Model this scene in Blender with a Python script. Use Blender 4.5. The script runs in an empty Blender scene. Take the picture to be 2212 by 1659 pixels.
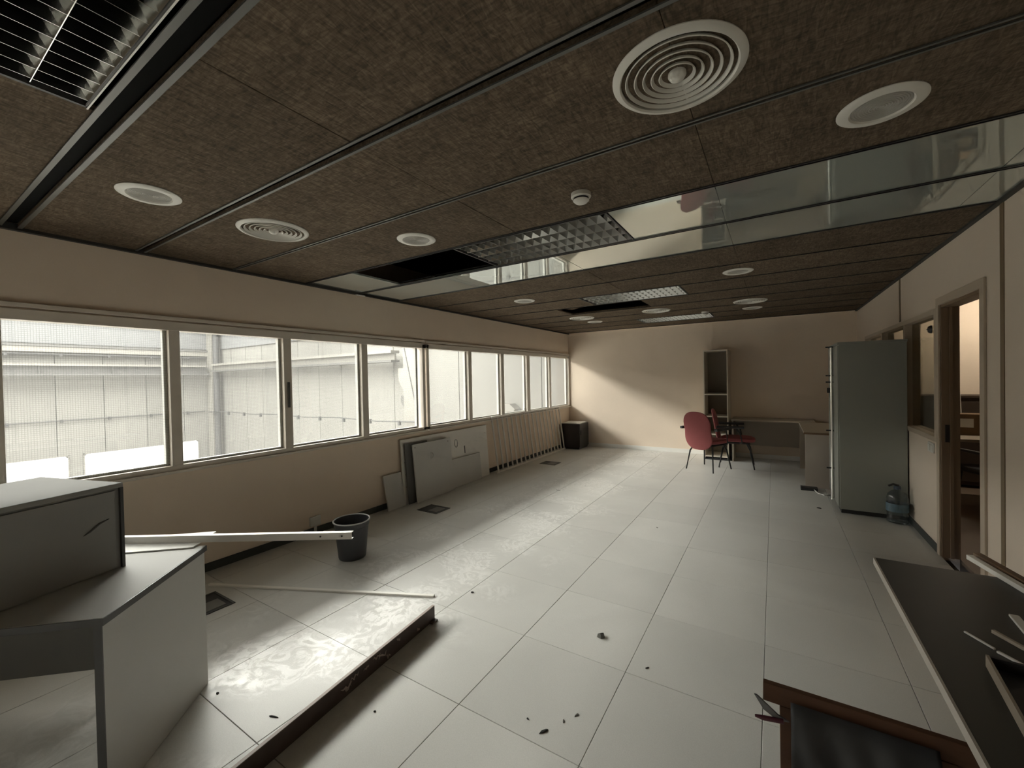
import bpy, bmesh, math, random
from mathutils import Vector, Matrix
random.seed(7)
S = bpy.context.scene
C = S.collection
R = math.radians

# ------------------------------------------------------------------ camera
cam_d = bpy.data.cameras.new('camera')
cam_d.sensor_fit = 'HORIZONTAL'; cam_d.sensor_width = 36.0
cam_d.lens = 897.24 / 2212 * 36.0
cam_d.clip_start = 0.02; cam_d.clip_end = 200
cam = bpy.data.objects.new('camera', cam_d); C.objects.link(cam)
rt = Vector((0.84590382, 0.53294728, -0.0203453))
up = Vector((0.01006528, 0.02218794, 0.99970315))
fw = Vector((-0.53324049, 0.84585749, -0.01340459))
m = Matrix((( rt.x, up.x, -fw.x, 3.8996), (rt.y, up.y, -fw.y, -1.4724), (rt.z, up.z, -fw.z, 1.5115), (0, 0, 0, 1)))
cam.matrix_world = m
S.camera = cam

# ------------------------------------------------------------------ world, light, exposure
w = bpy.data.worlds.new('world'); S.world = w; w.use_nodes = True
w.node_tree.nodes['Background'].inputs[0].default_value = (0.55, 0.62, 0.7, 1)
w.node_tree.nodes['Background'].inputs[1].default_value = 0.3
SKY_NEAR = 1.6       # rooflights of the hall just outside the windows
SKY_MID = 27.0        # rooflights over the middle of the hall
SKY_FAR = 11.0         # rooflights further off
LOW_WINDOW = 1.5      # daylit windows low in the far hall wall
LAMP_NEXT = 70.0      # tube lamp in the next room
S.view_settings.view_transform = 'Standard'
S.view_settings.look = 'None'
S.view_settings.exposure = 0.78
S.view_settings.gamma = 1.0
S.view_settings.use_curve_mapping = False
S.cycles.max_bounces = 7
S.cycles.diffuse_bounces = 5
S.cycles.glossy_bounces = 3
S.cycles.transparent_max_bounces = 10
S.cycles.transmission_bounces = 3
S.cycles.use_adaptive_sampling = True
S.cycles.adaptive_threshold = 0.09
S.cycles.adaptive_min_samples = 16
S.cycles.caustics_reflective = False
S.cycles.caustics_refractive = False
S.cycles.sample_clamp_indirect = 6.0

# ------------------------------------------------------------------ materials
MATS = {}
def mat(name, col, rough=0.6, metal=0.0, var=0.0, vscale=8.0, bump=0.0, bscale=60.0, stretch=(1, 1, 1), rvar=0.0, spec=0.5, objvar=0.0, fine=None):
    """Principled material; col varied by soft noise, fine = (scale, amount) adds fine grain."""
    if name in MATS: return MATS[name]
    M = bpy.data.materials.new(name); M.use_nodes = True
    nt = M.node_tree; N = nt.nodes; L = nt.links
    b = N['Principled BSDF']
    b.inputs['Base Color'].default_value = (*col, 1)
    b.inputs['Roughness'].default_value = rough
    b.inputs['Metallic'].default_value = metal
    b.inputs['Specular IOR Level'].default_value = spec
    if var or bump or rvar or objvar or fine:
        tc = N.new('ShaderNodeTexCoord'); mp = N.new('ShaderNodeMapping')
        mp.inputs['Scale'].default_value = stretch
        geo = N.new('ShaderNodeNewGeometry')
        L.new(geo.outputs['Position'], mp.inputs['Vector'])
        vec = mp.outputs['Vector']
        def noise(scale, detail=5.0):
            n = N.new('ShaderNodeTexNoise'); n.inputs['Scale'].default_value = scale; n.inputs['Detail'].default_value = detail
            L.new(vec, n.inputs['Vector']); return n.outputs['Fac']
        def mth(op, a, bb):
            n = N.new('ShaderNodeMath'); n.operation = op
            for i, v in enumerate((a, bb)):
                if hasattr(v, 'links'): L.new(v, n.inputs[i])
                else: n.inputs[i].default_value = v
            return n.outputs[0]
        val = None
        if var:
            val = mth('MULTIPLY_ADD', noise(vscale), 2 * var); val.node.inputs[2].default_value = 1 - var
        if fine:
            f = mth('MULTIPLY_ADD', noise(fine[0], 2.0), 2 * fine[1]); f.node.inputs[2].default_value = 1 - fine[1]
            val = mth('MULTIPLY', val, f) if val is not None else f
        if objvar:
            oi = N.new('ShaderNodeObjectInfo')
            f = mth('MULTIPLY_ADD', oi.outputs['Random'], 2 * objvar); f.node.inputs[2].default_value = 1 - objvar
            val = mth('MULTIPLY', val, f) if val is not None else f
        if val is not None:
            vm = N.new('ShaderNodeVectorMath'); vm.operation = 'SCALE'
            vm.inputs[0].default_value = col
            L.new(val, vm.inputs['Scale']); L.new(vm.outputs[0], b.inputs['Base Color'])
        if rvar:
            r = mth('MULTIPLY_ADD', noise(vscale * 1.7), 2 * rvar); r.node.inputs[2].default_value = rough - rvar
            L.new(r, b.inputs['Roughness'])
        if bump:
            bp = N.new('ShaderNodeBump'); bp.inputs['Strength'].default_value = bump; bp.inputs['Distance'].default_value = 0.004
            L.new(noise(bscale), bp.inputs['Height']); L.new(bp.outputs[0], b.inputs['Normal'])
    MATS[name] = M
    return M

def emis(name, col, strength):
    M = bpy.data.materials.new(name); M.use_nodes = True
    nt = M.node_tree; nt.nodes.clear()
    e = nt.nodes.new('ShaderNodeEmission'); o = nt.nodes.new('ShaderNodeOutputMaterial')
    e.inputs[0].default_value = (*col, 1); e.inputs[1].default_value = strength
    nt.links.new(e.outputs[0], o.inputs[0]); MATS[name] = M
    return M

def floor_mat():
    M = bpy.data.materials.new('floor_vinyl'); M.use_nodes = True
    nt = M.node_tree; N = nt.nodes; L = nt.links; b = N['Principled BSDF']
    geo = N.new('ShaderNodeNewGeometry'); oi = N.new('ShaderNodeObjectInfo')
    def noise(scale, detail, dist=0.0, rough=0.5):
        n = N.new('ShaderNodeTexNoise'); n.inputs['Scale'].default_value = scale; n.inputs['Detail'].default_value = detail
        n.inputs['Distortion'].default_value = dist; n.inputs['Roughness'].default_value = rough
        L.new(geo.outputs['Position'], n.inputs['Vector']); return n.outputs['Fac']
    def ramp(f, p0, c0, p1, c1):
        r = N.new('ShaderNodeMapRange'); r.inputs[1].default_value = p0; r.inputs[2].default_value = p1
        r.inputs[3].default_value = c0; r.inputs[4].default_value = c1; L.new(f, r.inputs[0]); return r.outputs[0]
    def mul(a, c):
        n = N.new('ShaderNodeMath'); n.operation = 'MULTIPLY'; L.new(a, n.inputs[0])
        if hasattr(c, 'links'): L.new(c, n.inputs[1])
        else: n.inputs[1].default_value = c
        return n.outputs[0]
    dirt = ramp(noise(1.3, 6, 0.6), 0.35, 0.94, 0.65, 1.03)
    grain = ramp(noise(220, 2), 0.3, 0.95, 0.7, 1.04)
    rnd = ramp(oi.outputs['Random'], 0, 0.95, 1, 1.04)
    val = mul(mul(dirt, grain), rnd)
    vm = N.new('ShaderNodeVectorMath'); vm.operation = 'SCALE'; vm.inputs[0].default_value = (0.67, 0.665, 0.635)
    L.new(val, vm.inputs['Scale'])
    patch = ramp(noise(1.9, 3, 0.3), 0.44, 0.0, 0.56, 1.0)          # polished worn patches, also holding the painted glints
    glint_streak = ramp(noise(7, 5, 3.0, 0.62), 0.44, 0.0, 0.62, 1.0)       # streak mask for the glints inside them
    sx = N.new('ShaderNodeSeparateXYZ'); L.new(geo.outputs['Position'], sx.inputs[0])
    lane = mul(ramp(sx.outputs['X'], 0.75, 0.0, 1.25, 1.0), ramp(sx.outputs['X'], 1.95, 1.0, 2.5, 0.0))   # lane beside the windows where their glints fall
    gl = mul(mul(patch, glint_streak), lane)
    cm = N.new('ShaderNodeMix'); cm.data_type = 'RGBA'; cm.inputs[7].default_value = (0.83, 0.825, 0.80, 1)    # window glints painted as a paler base colour
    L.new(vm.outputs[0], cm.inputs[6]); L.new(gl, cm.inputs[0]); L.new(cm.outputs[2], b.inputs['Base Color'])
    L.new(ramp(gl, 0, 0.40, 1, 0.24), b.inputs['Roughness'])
    b.inputs['Specular IOR Level'].default_value = 0.38
    bp = N.new('ShaderNodeBump'); bp.inputs['Strength'].default_value = 0.06; bp.inputs['Distance'].default_value = 0.003
    hgt = N.new('ShaderNodeMath'); hgt.operation = 'MULTIPLY_ADD'; hgt.inputs[1].default_value = 5.0
    hgt.inputs[0].default_value = 0.0; L.new(noise(9, 3, 1.0), hgt.inputs[2])
    L.new(hgt.outputs[0], bp.inputs['Height']); L.new(bp.outputs[0], b.inputs['Normal'])
    MATS['floor_vinyl'] = M
    return M

def fibre_mat():
    """wood-wool board of the ceiling: tangled fibres, brown"""
    M = bpy.data.materials.new('fibre_board'); M.use_nodes = True
    nt = M.node_tree; N = nt.nodes; L = nt.links; b = N['Principled BSDF']
    geo = N.new('ShaderNodeNewGeometry'); oi = N.new('ShaderNodeObjectInfo')
    def noise(scale, detail, dist=0.0, st=(1, 1, 1), rot=0):
        mp = N.new('ShaderNodeMapping'); mp.inputs['Scale'].default_value = st; mp.inputs['Rotation'].default_value = (0, 0, rot)
        L.new(geo.outputs['Position'], mp.inputs['Vector'])
        n = N.new('ShaderNodeTexNoise'); n.inputs['Scale'].default_value = scale; n.inputs['Detail'].default_value = detail
        n.inputs['Distortion'].default_value = dist; L.new(mp.outputs[0], n.inputs['Vector']); return n.outputs['Fac']
    def rng(f, a, c, p, q):
        r = N.new('ShaderNodeMapRange'); r.inputs[1].default_value = a; r.inputs[2].default_value = c
        r.inputs[3].default_value = p; r.inputs[4].default_value = q; L.new(f, r.inputs[0]); return r.outputs[0]
    def mul(a, c):
        n = N.new('ShaderNodeMath'); n.operation = 'MULTIPLY'; L.new(a, n.inputs[0]); L.new(c, n.inputs[1]); return n.outputs[0]
    f1 = rng(noise(70, 3, 1.2, (1, 0.25, 1), 0.7), 0.35, 0.68, 0.72, 1.35)
    f2 = rng(noise(70, 3, 1.2, (0.25, 1, 1), 0.3), 0.35, 0.68, 0.78, 1.3)
    f3 = rng(noise(4, 5, 0.4), 0.3, 0.7, 0.84, 1.16)
    f4 = rng(oi.outputs['Random'], 0, 1, 0.9, 1.1)
    v = mul(mul(f1, f2), mul(f3, f4))
    vm = N.new('ShaderNodeVectorMath'); vm.operation = 'SCALE'; vm.inputs[0].default_value = (0.118, 0.090, 0.063)
    L.new(v, vm.inputs['Scale']); L.new(vm.outputs[0], b.inputs['Base Color'])
    b.inputs['Roughness'].default_value = 0.95; b.inputs['Specular IOR Level'].default_value = 0.15
    bp = N.new('ShaderNodeBump'); bp.inputs['Strength'].default_value = 0.35; bp.inputs['Distance'].default_value = 0.004
    L.new(f1, bp.inputs['Height']); L.new(bp.outputs[0], b.inputs['Normal'])
    MATS['fibre_board'] = M
    return M

def glass_mat(name, tint=(0.9, 0.91, 0.9), wire=0.0, veil=0.0, refl=1.0):
    """thin pane: transparent + fresnel gloss, optional embedded wire grid and dusty veil"""
    M = bpy.data.materials.new(name); M.use_nodes = True
    nt = M.node_tree; N = nt.nodes; L = nt.links; N.clear()
    o = N.new('ShaderNodeOutputMaterial'); t = N.new('ShaderNodeBsdfTransparent'); g = N.new('ShaderNodeBsdfGlossy')
    t.inputs[0].default_value = (*tint, 1); g.inputs['Roughness'].default_value = 0.02
    lw = N.new('ShaderNodeLayerWeight'); lw.inputs[0].default_value = 0.5       # Schlick: same from either side of the pane
    pw = N.new('ShaderNodeMath'); pw.operation = 'POWER'; pw.inputs[1].default_value = 5.0; L.new(lw.outputs['Facing'], pw.inputs[0])
    mx = N.new('ShaderNodeMixShader')
    fm = N.new('ShaderNodeMath'); fm.operation = 'MULTIPLY_ADD'; fm.inputs[1].default_value = 0.96 * refl; fm.inputs[2].default_value = 0.04 * refl
    fm.use_clamp = True
    L.new(pw.outputs[0], fm.inputs[0]); L.new(fm.outputs[0], mx.inputs[0])
    base = t.outputs[0]
    if wire:
        geo = N.new('ShaderNodeNewGeometry'); sp = N.new('ShaderNodeSeparateXYZ'); L.new(geo.outputs['Position'], sp.inputs[0])
        outs = []
        for ax in ('Y', 'Z'):
            a = N.new('ShaderNodeMath'); a.operation = 'MULTIPLY'; a.inputs[1].default_value = 1 / 0.0125; L.new(sp.outputs[ax], a.inputs[0])
            f = N.new('ShaderNodeMath'); f.operation = 'FRACT'; L.new(a.outputs[0], f.inputs[0])
            c = N.new('ShaderNodeMath'); c.operation = 'LESS_THAN'; c.inputs[1].default_value = 0.22; L.new(f.outputs[0], c.inputs[0])
            outs.append(c.outputs[0])
        mxm = N.new('ShaderNodeMath'); mxm.operation = 'MAXIMUM'; L.new(outs[0], mxm.inputs[0]); L.new(outs[1], mxm.inputs[1])
        mc = N.new('ShaderNodeMix'); mc.data_type = 'RGBA'
        mc.inputs[6].default_value = (*tint, 1); mc.inputs[7].default_value = tuple(x * (1 - wire) for x in tint) + (1,)
        L.new(mxm.outputs[0], mc.inputs[0]); L.new(mc.outputs[2], t.inputs[0])
    if veil:
        tr = N.new('ShaderNodeBsdfTranslucent'); tr.inputs[0].default_value = (0.9, 0.9, 0.88, 1)
        mv = N.new('ShaderNodeMixShader'); mv.inputs[0].default_value = veil
        L.new(t.outputs[0], mv.inputs[1]); L.new(tr.outputs[0], mv.inputs[2]); base = mv.outputs[0]
    L.new(base, mx.inputs[1]); L.new(g.outputs[0], mx.inputs[2]); L.new(mx.outputs[0], o.inputs[0])
    MATS[name] = M
    return M

WALL = mat('wall_paint', (0.86, 0.735, 0.605), 0.75, var=0.05, vscale=2.5, bump=0.08, bscale=250, fine=(120, 0.03))
PART = mat('partition_laminate', (0.72, 0.62, 0.52), 0.6, var=0.05, vscale=2)
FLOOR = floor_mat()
FIBRE = fibre_mat()
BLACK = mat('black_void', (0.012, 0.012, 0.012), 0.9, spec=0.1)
RAILM = mat('rail_metal', (0.125, 0.125, 0.115), 0.45, metal=0.35)
MIRROR = mat('grey_gloss_panel', (0.62, 0.67, 0.635), 0.025, metal=0.6)
ALU = mat('louvre_aluminium', (0.52, 0.52, 0.50), 0.13, metal=1.0)
WHITE = mat('white_plastic', (0.72, 0.71, 0.66), 0.45, var=0.04, vscale=12)
FRAMEM = mat('window_frame_paint', (0.76, 0.70, 0.62), 0.4, var=0.04, vscale=6)
FRAMEW = mat('sash_white', (0.8, 0.79, 0.75), 0.35)
SKIRT = mat('dark_skirting', (0.055, 0.062, 0.058), 0.5, var=0.1, vscale=6)
WSKIRT = mat('white_skirting', (0.90, 0.89, 0.86), 0.5)
DARK = mat('dark_plastic', (0.028, 0.028, 0.03), 0.45)
BINM = mat('bin_plastic', (0.065, 0.067, 0.074), 0.4, var=0.1, vscale=10)
GREYL = mat('grey_laminate', (0.55, 0.55, 0.53), 0.45, var=0.04, vscale=3, fine=(300, 0.03))
DGREYL = mat('dark_grey_laminate', (0.34, 0.34, 0.325), 0.75, spec=0.12, var=0.05, vscale=4)
EDGEB = mat('black_edge_band', (0.06, 0.06, 0.06), 0.4)
GREENG = mat('grey_green_steel', (0.30, 0.315, 0.285), 0.45, var=0.06, vscale=3)
BOARDG = mat('grey_board', (0.66, 0.66, 0.64), 0.6, var=0.05, vscale=5, fine=(60, 0.03))
BOARDW = mat('white_board', (0.88, 0.865, 0.82), 0.55, var=0.04, vscale=5)
STEELW = mat('white_enamel', (0.84, 0.82, 0.77), 0.35)
RED = mat('red_fabric', (0.29, 0.078, 0.08), 0.85, var=0.08, vscale=14, bump=0.2, bscale=400)
BLKM = mat('black_metal', (0.02, 0.02, 0.02), 0.4, metal=0.3)
TAUPE = mat('taupe_laminate', (0.40, 0.345, 0.275), 0.55, var=0.05, vscale=4)
BROWNE = mat('brown_edge', (0.17, 0.10, 0.055), 0.5)
WOODD = mat('worn_brown_wood', (0.13, 0.058, 0.030), 0.55, var=0.25, vscale=9, stretch=(0.4, 3, 3), bump=0.2, bscale=40)
PLANKM = mat('plank_face', (0.075, 0.052, 0.045), 0.5, var=0.5, vscale=14, stretch=(1, 1, 1))
PLANKT = mat('plank_edge', (0.42, 0.34, 0.30), 0.5)
TABLED = mat('dark_table_laminate', (0.055, 0.051, 0.043), 0.45, var=0.06, vscale=4, fine=(200, 0.05))
CLOTH = mat('grey_sheet', (0.07, 0.073, 0.08), 0.5, var=0.1, vscale=9)
DOORF = mat('door_frame_wood', (0.50, 0.42, 0.33), 0.5, var=0.05, vscale=5)
DOORB = mat('door_reveal_brown', (0.21, 0.145, 0.09), 0.5, var=0.08, vscale=6)
TRIMB = mat('brown_trim', (0.20, 0.145, 0.085), 0.5)
CONC = mat('hall_concrete', (0.178, 0.174, 0.161), 0.85, var=0.07, vscale=0.9, stretch=(2.2, 2.2, 0.35), objvar=0.05, fine=(3.5, 0.04))
CONCF = mat('hall_floor_concrete', (0.42, 0.41, 0.39), 0.8, var=0.05, vscale=0.5)
STEELG = mat('hall_steel', (0.08, 0.079, 0.076), 0.6, var=0.08, vscale=1.5)
STEELD = mat('hall_dark_pipe', (0.045, 0.045, 0.047), 0.6)
STEELL = mat('hall_light_steel', (0.19, 0.183, 0.165), 0.6, var=0.05, vscale=1)
GLASS = glass_mat('wired_glass', (0.90, 0.905, 0.885), wire=0.17, veil=0.035)
PLAING = glass_mat('partition_glass', (0.80, 0.80, 0.76))
BOTTLE = glass_mat('clear_plastic', (0.72, 0.76, 0.78), veil=0.05, refl=2.0)
SKYN = emis('rooflight_near', (1.0, 0.985, 0.93), SKY_NEAR)
SKYM = emis('rooflight_mid', (1.0, 0.985, 0.94), SKY_MID)
SKYF = emis('rooflight_far', (1.0, 0.985, 0.94), SKY_FAR)
LOWW = emis('low_hall_window', (1.0, 0.99, 0.95), LOW_WINDOW)
LAMPN = emis('next_room_lamp', (1.0, 0.88, 0.70), LAMP_NEXT)

# ------------------------------------------------------------------ geometry helpers
class MB:
    def __init__(s): s.v = []; s.f = []; s.sm = False
    def add(s, vs, fs):
        o = len(s.v); s.v += [tuple(x) for x in vs]; s.f += [tuple(i + o for i in f) for f in fs]; return s
    def box(s, x0, x1, y0, y1, z0, z1):
        return s.add([(x0, y0, z0), (x1, y0, z0), (x1, y1, z0), (x0, y1, z0), (x0, y0, z1), (x1, y0, z1), (x1, y1, z1), (x0, y1, z1)],
                     [(3, 2, 1, 0), (4, 5, 6, 7), (0, 1, 5, 4), (1, 2, 6, 5), (2, 3, 7, 6), (3, 0, 4, 7)])
    def beam(s, a, b, w, h=None, up=(0, 0, 1)):
        """rectangular bar from a to b, w across, h along 'up'"""
        h = h or w; a = Vector(a); b = Vector(b); d = (b - a).normalized(); u = Vector(up)
        if abs(d.dot(u)) > .99: u = Vector((1, 0, 0))
        r = d.cross(u).normalized(); u = r.cross(d).normalized()
        vs = [p + r * sx * w / 2 + u * sz * h / 2 for p in (a, b) for sx, sz in ((-1, -1), (1, -1), (1, 1), (-1, 1))]
        return s.add(vs, [(3, 2, 1, 0), (4, 5, 6, 7), (0, 1, 5, 4), (1, 2, 6, 5), (2, 3, 7, 6), (3, 0, 4, 7)])
    def tube(s, pts, r, n=10):
        pts = [Vector(p) for p in pts]; rings = []
        for i, p in enumerate(pts):
            d = (pts[min(i + 1, len(pts) - 1)] - pts[max(i - 1, 0)]).normalized()
            u = Vector((0, 0, 1)) if abs(d.z) < .95 else Vector((1, 0, 0))
            x = d.cross(u).normalized(); y = x.cross(d)
            rr = r[i] if isinstance(r, (list, tuple)) else r
            rings.append([p + (x * math.cos(2 * math.pi * k / n) + y * math.sin(2 * math.pi * k / n)) * rr for k in range(n)])
        vs = [q for g in rings for q in g]; fs = []
        for i in range(len(pts) - 1):
            for k in range(n):
                fs.append((i * n + k, i * n + (k + 1) % n, (i + 1) * n + (k + 1) % n, (i + 1) * n + k))
        fs.append(tuple(range(n - 1, -1, -1))); fs.append(tuple((len(pts) - 1) * n + k for k in range(n)))
        s.sm = True
        return s.add(vs, fs)
    def lathe(s, prof, n=40, cx=0, cy=0):
        vs = []; fs = []; idx = []
        for (r, z) in prof:
            if r < 1e-6: idx.append([len(vs)]); vs.append((cx, cy, z))
            else:
                idx.append(list(range(len(vs), len(vs) + n)))
                vs += [(cx + r * math.cos(2 * math.pi * k / n), cy + r * math.sin(2 * math.pi * k / n), z) for k in range(n)]
        for a, b in zip(idx, idx[1:]):
            for k in range(n):
                q = (k + 1) % n
                if len(a) == 1 and len(b) == 1: continue
                if len(a) == 1: fs.append((a[0], b[q], b[k]))
                elif len(b) == 1: fs.append((a[k], a[q], b[0]))
                else: fs.append((a[k], a[q], b[q], b[k]))
        s.sm = True
        return s.add(vs, fs)
    def prism(s, poly, p0, axis, depth):
        """poly of (a,b) in the plane normal to axis, extruded by depth from p0"""
        n = len(poly)
        def P(a, b, d):
            return {'x': (d, a, b), 'y': (a, d, b), 'z': (a, b, d)}[axis]
        vs = [P(a, b, p0) for a, b in poly] + [P(a, b, p0 + depth) for a, b in poly]
        fs = [tuple(range(n)), tuple(range(2 * n - 1, n - 1, -1))] + [(i, (i + 1) % n, n + (i + 1) % n, n + i) for i in range(n)]
        return s.add(vs, fs)
    def mesh(s, name):
        me = bpy.data.meshes.new(name); me.from_pydata(s.v, [], s.f)
        bm = bmesh.new(); bm.from_mesh(me); bmesh.ops.recalc_face_normals(bm, faces=bm.faces); bm.to_mesh(me); bm.free()
        if s.sm:
            for p in me.polygons: p.use_smooth = True
            try: me.set_sharp_from_angle(angle=R(38))
            except Exception: pass
        me.update(); return me
    def build(s, name, material, parent=None, bevel=0.0, seg=2, loc=None, rot=None):
        me = s.mesh(name); me.materials.append(material)
        o = bpy.data.objects.new(name, me); C.objects.link(o)
        if parent is not None: o.parent = parent
        if loc: o.location = loc
        if rot: o.rotation_euler = rot
        if bevel:
            md = o.modifiers.new('bevel', 'BEVEL'); md.width = bevel; md.segments = seg; md.limit_method = 'ANGLE'; md.angle_limit = R(40)
        return o

def bx(x0, x1, y0, y1, z0, z1): return MB().box(x0, x1, y0, y1, z0, z1)

def tag(o, label, cat, group=None):
    o['label'] = label; o['category'] = cat
    if group: o['group'] = group
    return o
def thing(name, label, cat, loc=(0, 0, 0), rotz=0.0, group=None):
    o = bpy.data.objects.new(name, None); C.objects.link(o); o.empty_display_size = 0.1
    o.location = loc; o.rotation_euler = (0, 0, rotz)
    return tag(o, label, cat, group)
def struct(o): o['kind'] = 'structure'; return o
def link_copy(src, parent, loc=None):
    c = src.copy(); C.objects.link(c); c.parent = parent
    if loc is not None: c.location = loc
    return c
def copy_tree(src, parent=None):
    c = src.copy(); C.objects.link(c); c.parent = parent
    for ch in list(src.children): copy_tree(ch, c)
    return c

XR, YF, YB, ZC = 5.037, 7.111, -6.6, 2.487

# ================================================================== FLOOR
floor = struct(bx(-0.02, XR + 0.05, YB, YF, -0.12, -0.03).build('floor', mat('screed', (0.10, 0.09, 0.08), 0.9)))
xs = [0.0, 0.243, 0.843, 1.443, 2.043, 2.643, 3.243, 3.843, 4.443, XR]
ys = [-6.6 + 0.6 * k for k in range(23)] + [YF]
cache = {}
# floor boxes are cut into single tiles: (x0,x1,y0,y1)
for i in range(len(xs) - 1):
    for j in range(len(ys) - 1):
        wx, wy = xs[i + 1] - xs[i], ys[j + 1] - ys[j]
        key = (round(wx, 3), round(wy, 3))
        if key not in cache:
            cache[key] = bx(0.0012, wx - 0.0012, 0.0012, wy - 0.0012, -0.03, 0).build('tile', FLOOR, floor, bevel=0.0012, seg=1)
            o = cache[key]
        else: o = link_copy(cache[key], floor)
        o.location = (xs[i], ys[j], random.uniform(-0.0009, 0.0))

# ================================================================== WALLS
ZT = 3.0
Wy0, Wy1, Wz0, Wz1 = -6.55, YF, 0.862, 1.985
wl = MB().box(-0.16, 0, YB, YF + .2, -0.1, Wz0).box(-0.16, 0, YB, YF + .2, Wz1, ZT).box(-0.16, 0, YB, Wy0, Wz0, Wz1).build('wall_left', WALL)
struct(wl)
struct(bx(0.0, XR, YF, YF + 0.2, -0.1, ZT).build('wall_far', WALL))
struct(bx(-0.16, XR + 0.1, YB - 0.15, YB, -0.1, ZT).build('wall_back', WALL))
# right partition with door opening and glazed band
DY0, DY1, DZ = 2.405, 3.205, 2.03           # door opening
GY0, GY1, GZ0, GZ1 = 3.29, 6.35, 0.945, 1.985  # glazed band
PT = 0.105
wr = MB()
wr.box(XR, XR + PT, YB, DY0, -0.1, ZT).box(XR, XR + PT, DY0, DY1, DZ, ZT)
wr.box(XR, XR + PT, DY1, GY0, -0.1, ZT).box(XR, XR + PT, GY0, GY1, -0.1, GZ0).box(XR, XR + PT, GY0, GY1, GZ1, ZT).box(XR, XR + PT, GY1, YF + .2, -0.1, ZT)
wall_right = struct(wr.build('wall_right', PART))
for yy in (2.122, 0.92, -0.28, 4.45):
    z0 = 0.07 if yy != 4.45 else GZ1 + .04
    bx(XR - 0.004, XR, yy - 0.024, yy + 0.024, z0, ZC).build('joint_strip', TRIMB, wall_right)
# skirtings
struct(bx(0, 0.012, YB, YF - 0.012, 0, 0.065).build('baseboard_left', SKIRT))
struct(bx(0.012, XR, YF - 0.014, YF, 0, 0.075).build('baseboard_far', WSKIRT))
bbr = struct(MB().box(XR - 0.012, XR, DY1 + 0.06, YF - 0.014, 0, 0.062).box(XR - 0.012, XR, YB, DY0 - 0.06, 0, 0.062).build('baseboard_right', SKIRT))

# ------------------------------------------------------------------ window ribbons
def window(idx, y0, y1, bays, grooves):
    """one ribbon of sliding sashes; bays = list of glass spans (ya,yb)"""
    fr = MB()
    xo, xi = -0.075, 0.022
    fr.box(xo, xi, y0, y1, Wz1 - 0.055, Wz1 + 0.012).box(xo, xi, y0, y1, Wz0 - 0.004, Wz0 + 0.035)
    fr.box(xo, xi, y0, y0 + 0.045, Wz0, Wz1).box(xo, xi, y1 - 0.045, y1, Wz0, Wz1)
    f = struct(fr.build('window_%d' % idx, FRAMEM, bevel=0.003))  # window_4 is the added unseen ribbon behind the camera
    bx(-0.002, 0.05, y0, y1, Wz0 - 0.022, Wz0 - 0.003).build('sill', FRAMEM, f, bevel=0.003)
    bx(0.0, 0.03, y0, y1, Wz1 + 0.022, Wz1 + 0.05).build('head_track', FRAMEM, f, bevel=0.003)
    edges = [(a[1], b[0]) for a, b in zip(bays, bays[1:])]
    for (a, b) in edges:
        bx(-0.045, 0.018, a, b, Wz0 + 0.03, Wz1 - 0.05).build('mullion', FRAMEM, f, bevel=0.004)
    for k, (a, b) in enumerate(bays):
        g = bx(-0.032, -0.028, a - 0.01, b + 0.01, Wz0 + 0.03, Wz1 - 0.05).build('pane', GLASS, f)
        # white outer sash seen through the pane: jamb strip and rails
        bx(-0.072, -0.034, b - 0.022, b + 0.004, Wz0 + 0.03, Wz1 - 0.055).build('sash_stile', FRAMEW, f)
        bx(-0.072, -0.034, a, b - 0.022, Wz0 + 0.03, Wz0 + 0.052).build('sash_rail', FRAMEW, f)
    for yy in grooves:
        bx(0.018, 0.034, yy - 0.011, yy + 0.011, 1.28, 1.52).build('pull_handle', RAILM, f, bevel=0.004)
    return f
window(1, -1.98, 2.545, [(-1.935, -1.065), (-0.995, -0.187), (-0.117, 0.684), (0.759, 1.557), (1.636, 2.45)], [0.72])
window(2, 2.575, YF - 0.001, [(2.66, 3.468), (3.548, 4.353), (4.44, 5.215), (5.325, 6.125), (6.2, 7.05)], [])

window(4, Wy0, -2.01, [(-6.5, -5.64), (-5.565, -4.765), (-4.69, -3.89), (-3.815, -3.015), (-2.94, -2.10)], [])  # unseen ribbon behind the camera, added for more ambient light

# ================================================================== CEILING
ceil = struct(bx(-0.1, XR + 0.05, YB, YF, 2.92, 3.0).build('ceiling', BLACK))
rows = [-6.44, -5.83, -5.22, -4.61, -4.0, -3.39, -2.78, -2.17, -1.56, -0.95, -0.342, 0.278, 0.917, 1.54, 2.105, 2.72, 3.33, 3.94, 4.55, 5.16, 5.77, 6.38, 6.99]
groove = {-0.95: (0.060, 0.019), -0.342: (0.036, 0.013), 0.278: (0.015, 0.009), 0.917: (0.018, 0.004), 1.54: (0.022, 0.004), 2.105: (0.008, 0.003)}
cx_ = [0.02, 0.05, 1.25, 2.45, 3.65, 4.85, XR]
cx_ = [0.02, 1.25, 2.45, 3.65, XR - 0.01]
pc = {}
def panel(x0, x1, y0, y1, material, name='panel'):
    key = (round(x1 - x0, 3), round(y1 - y0, 3), name)
    if key not in pc:
        o = bx(0.001, x1 - x0 - 0.001, 0.001, y1 - y0 - 0.001, 0, 0.02).build(name, material, ceil, bevel=0.0015, seg=1); pc[key] = o
    else: o = link_copy(pc[key], ceil)
    o.location = (x0, y0, ZC + random.uniform(0, 0.0012)); return o
def gw(y): return groove.get(y, (0.004, 0.002))
edges = [YB] + rows + [YF - 0.004]
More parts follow.
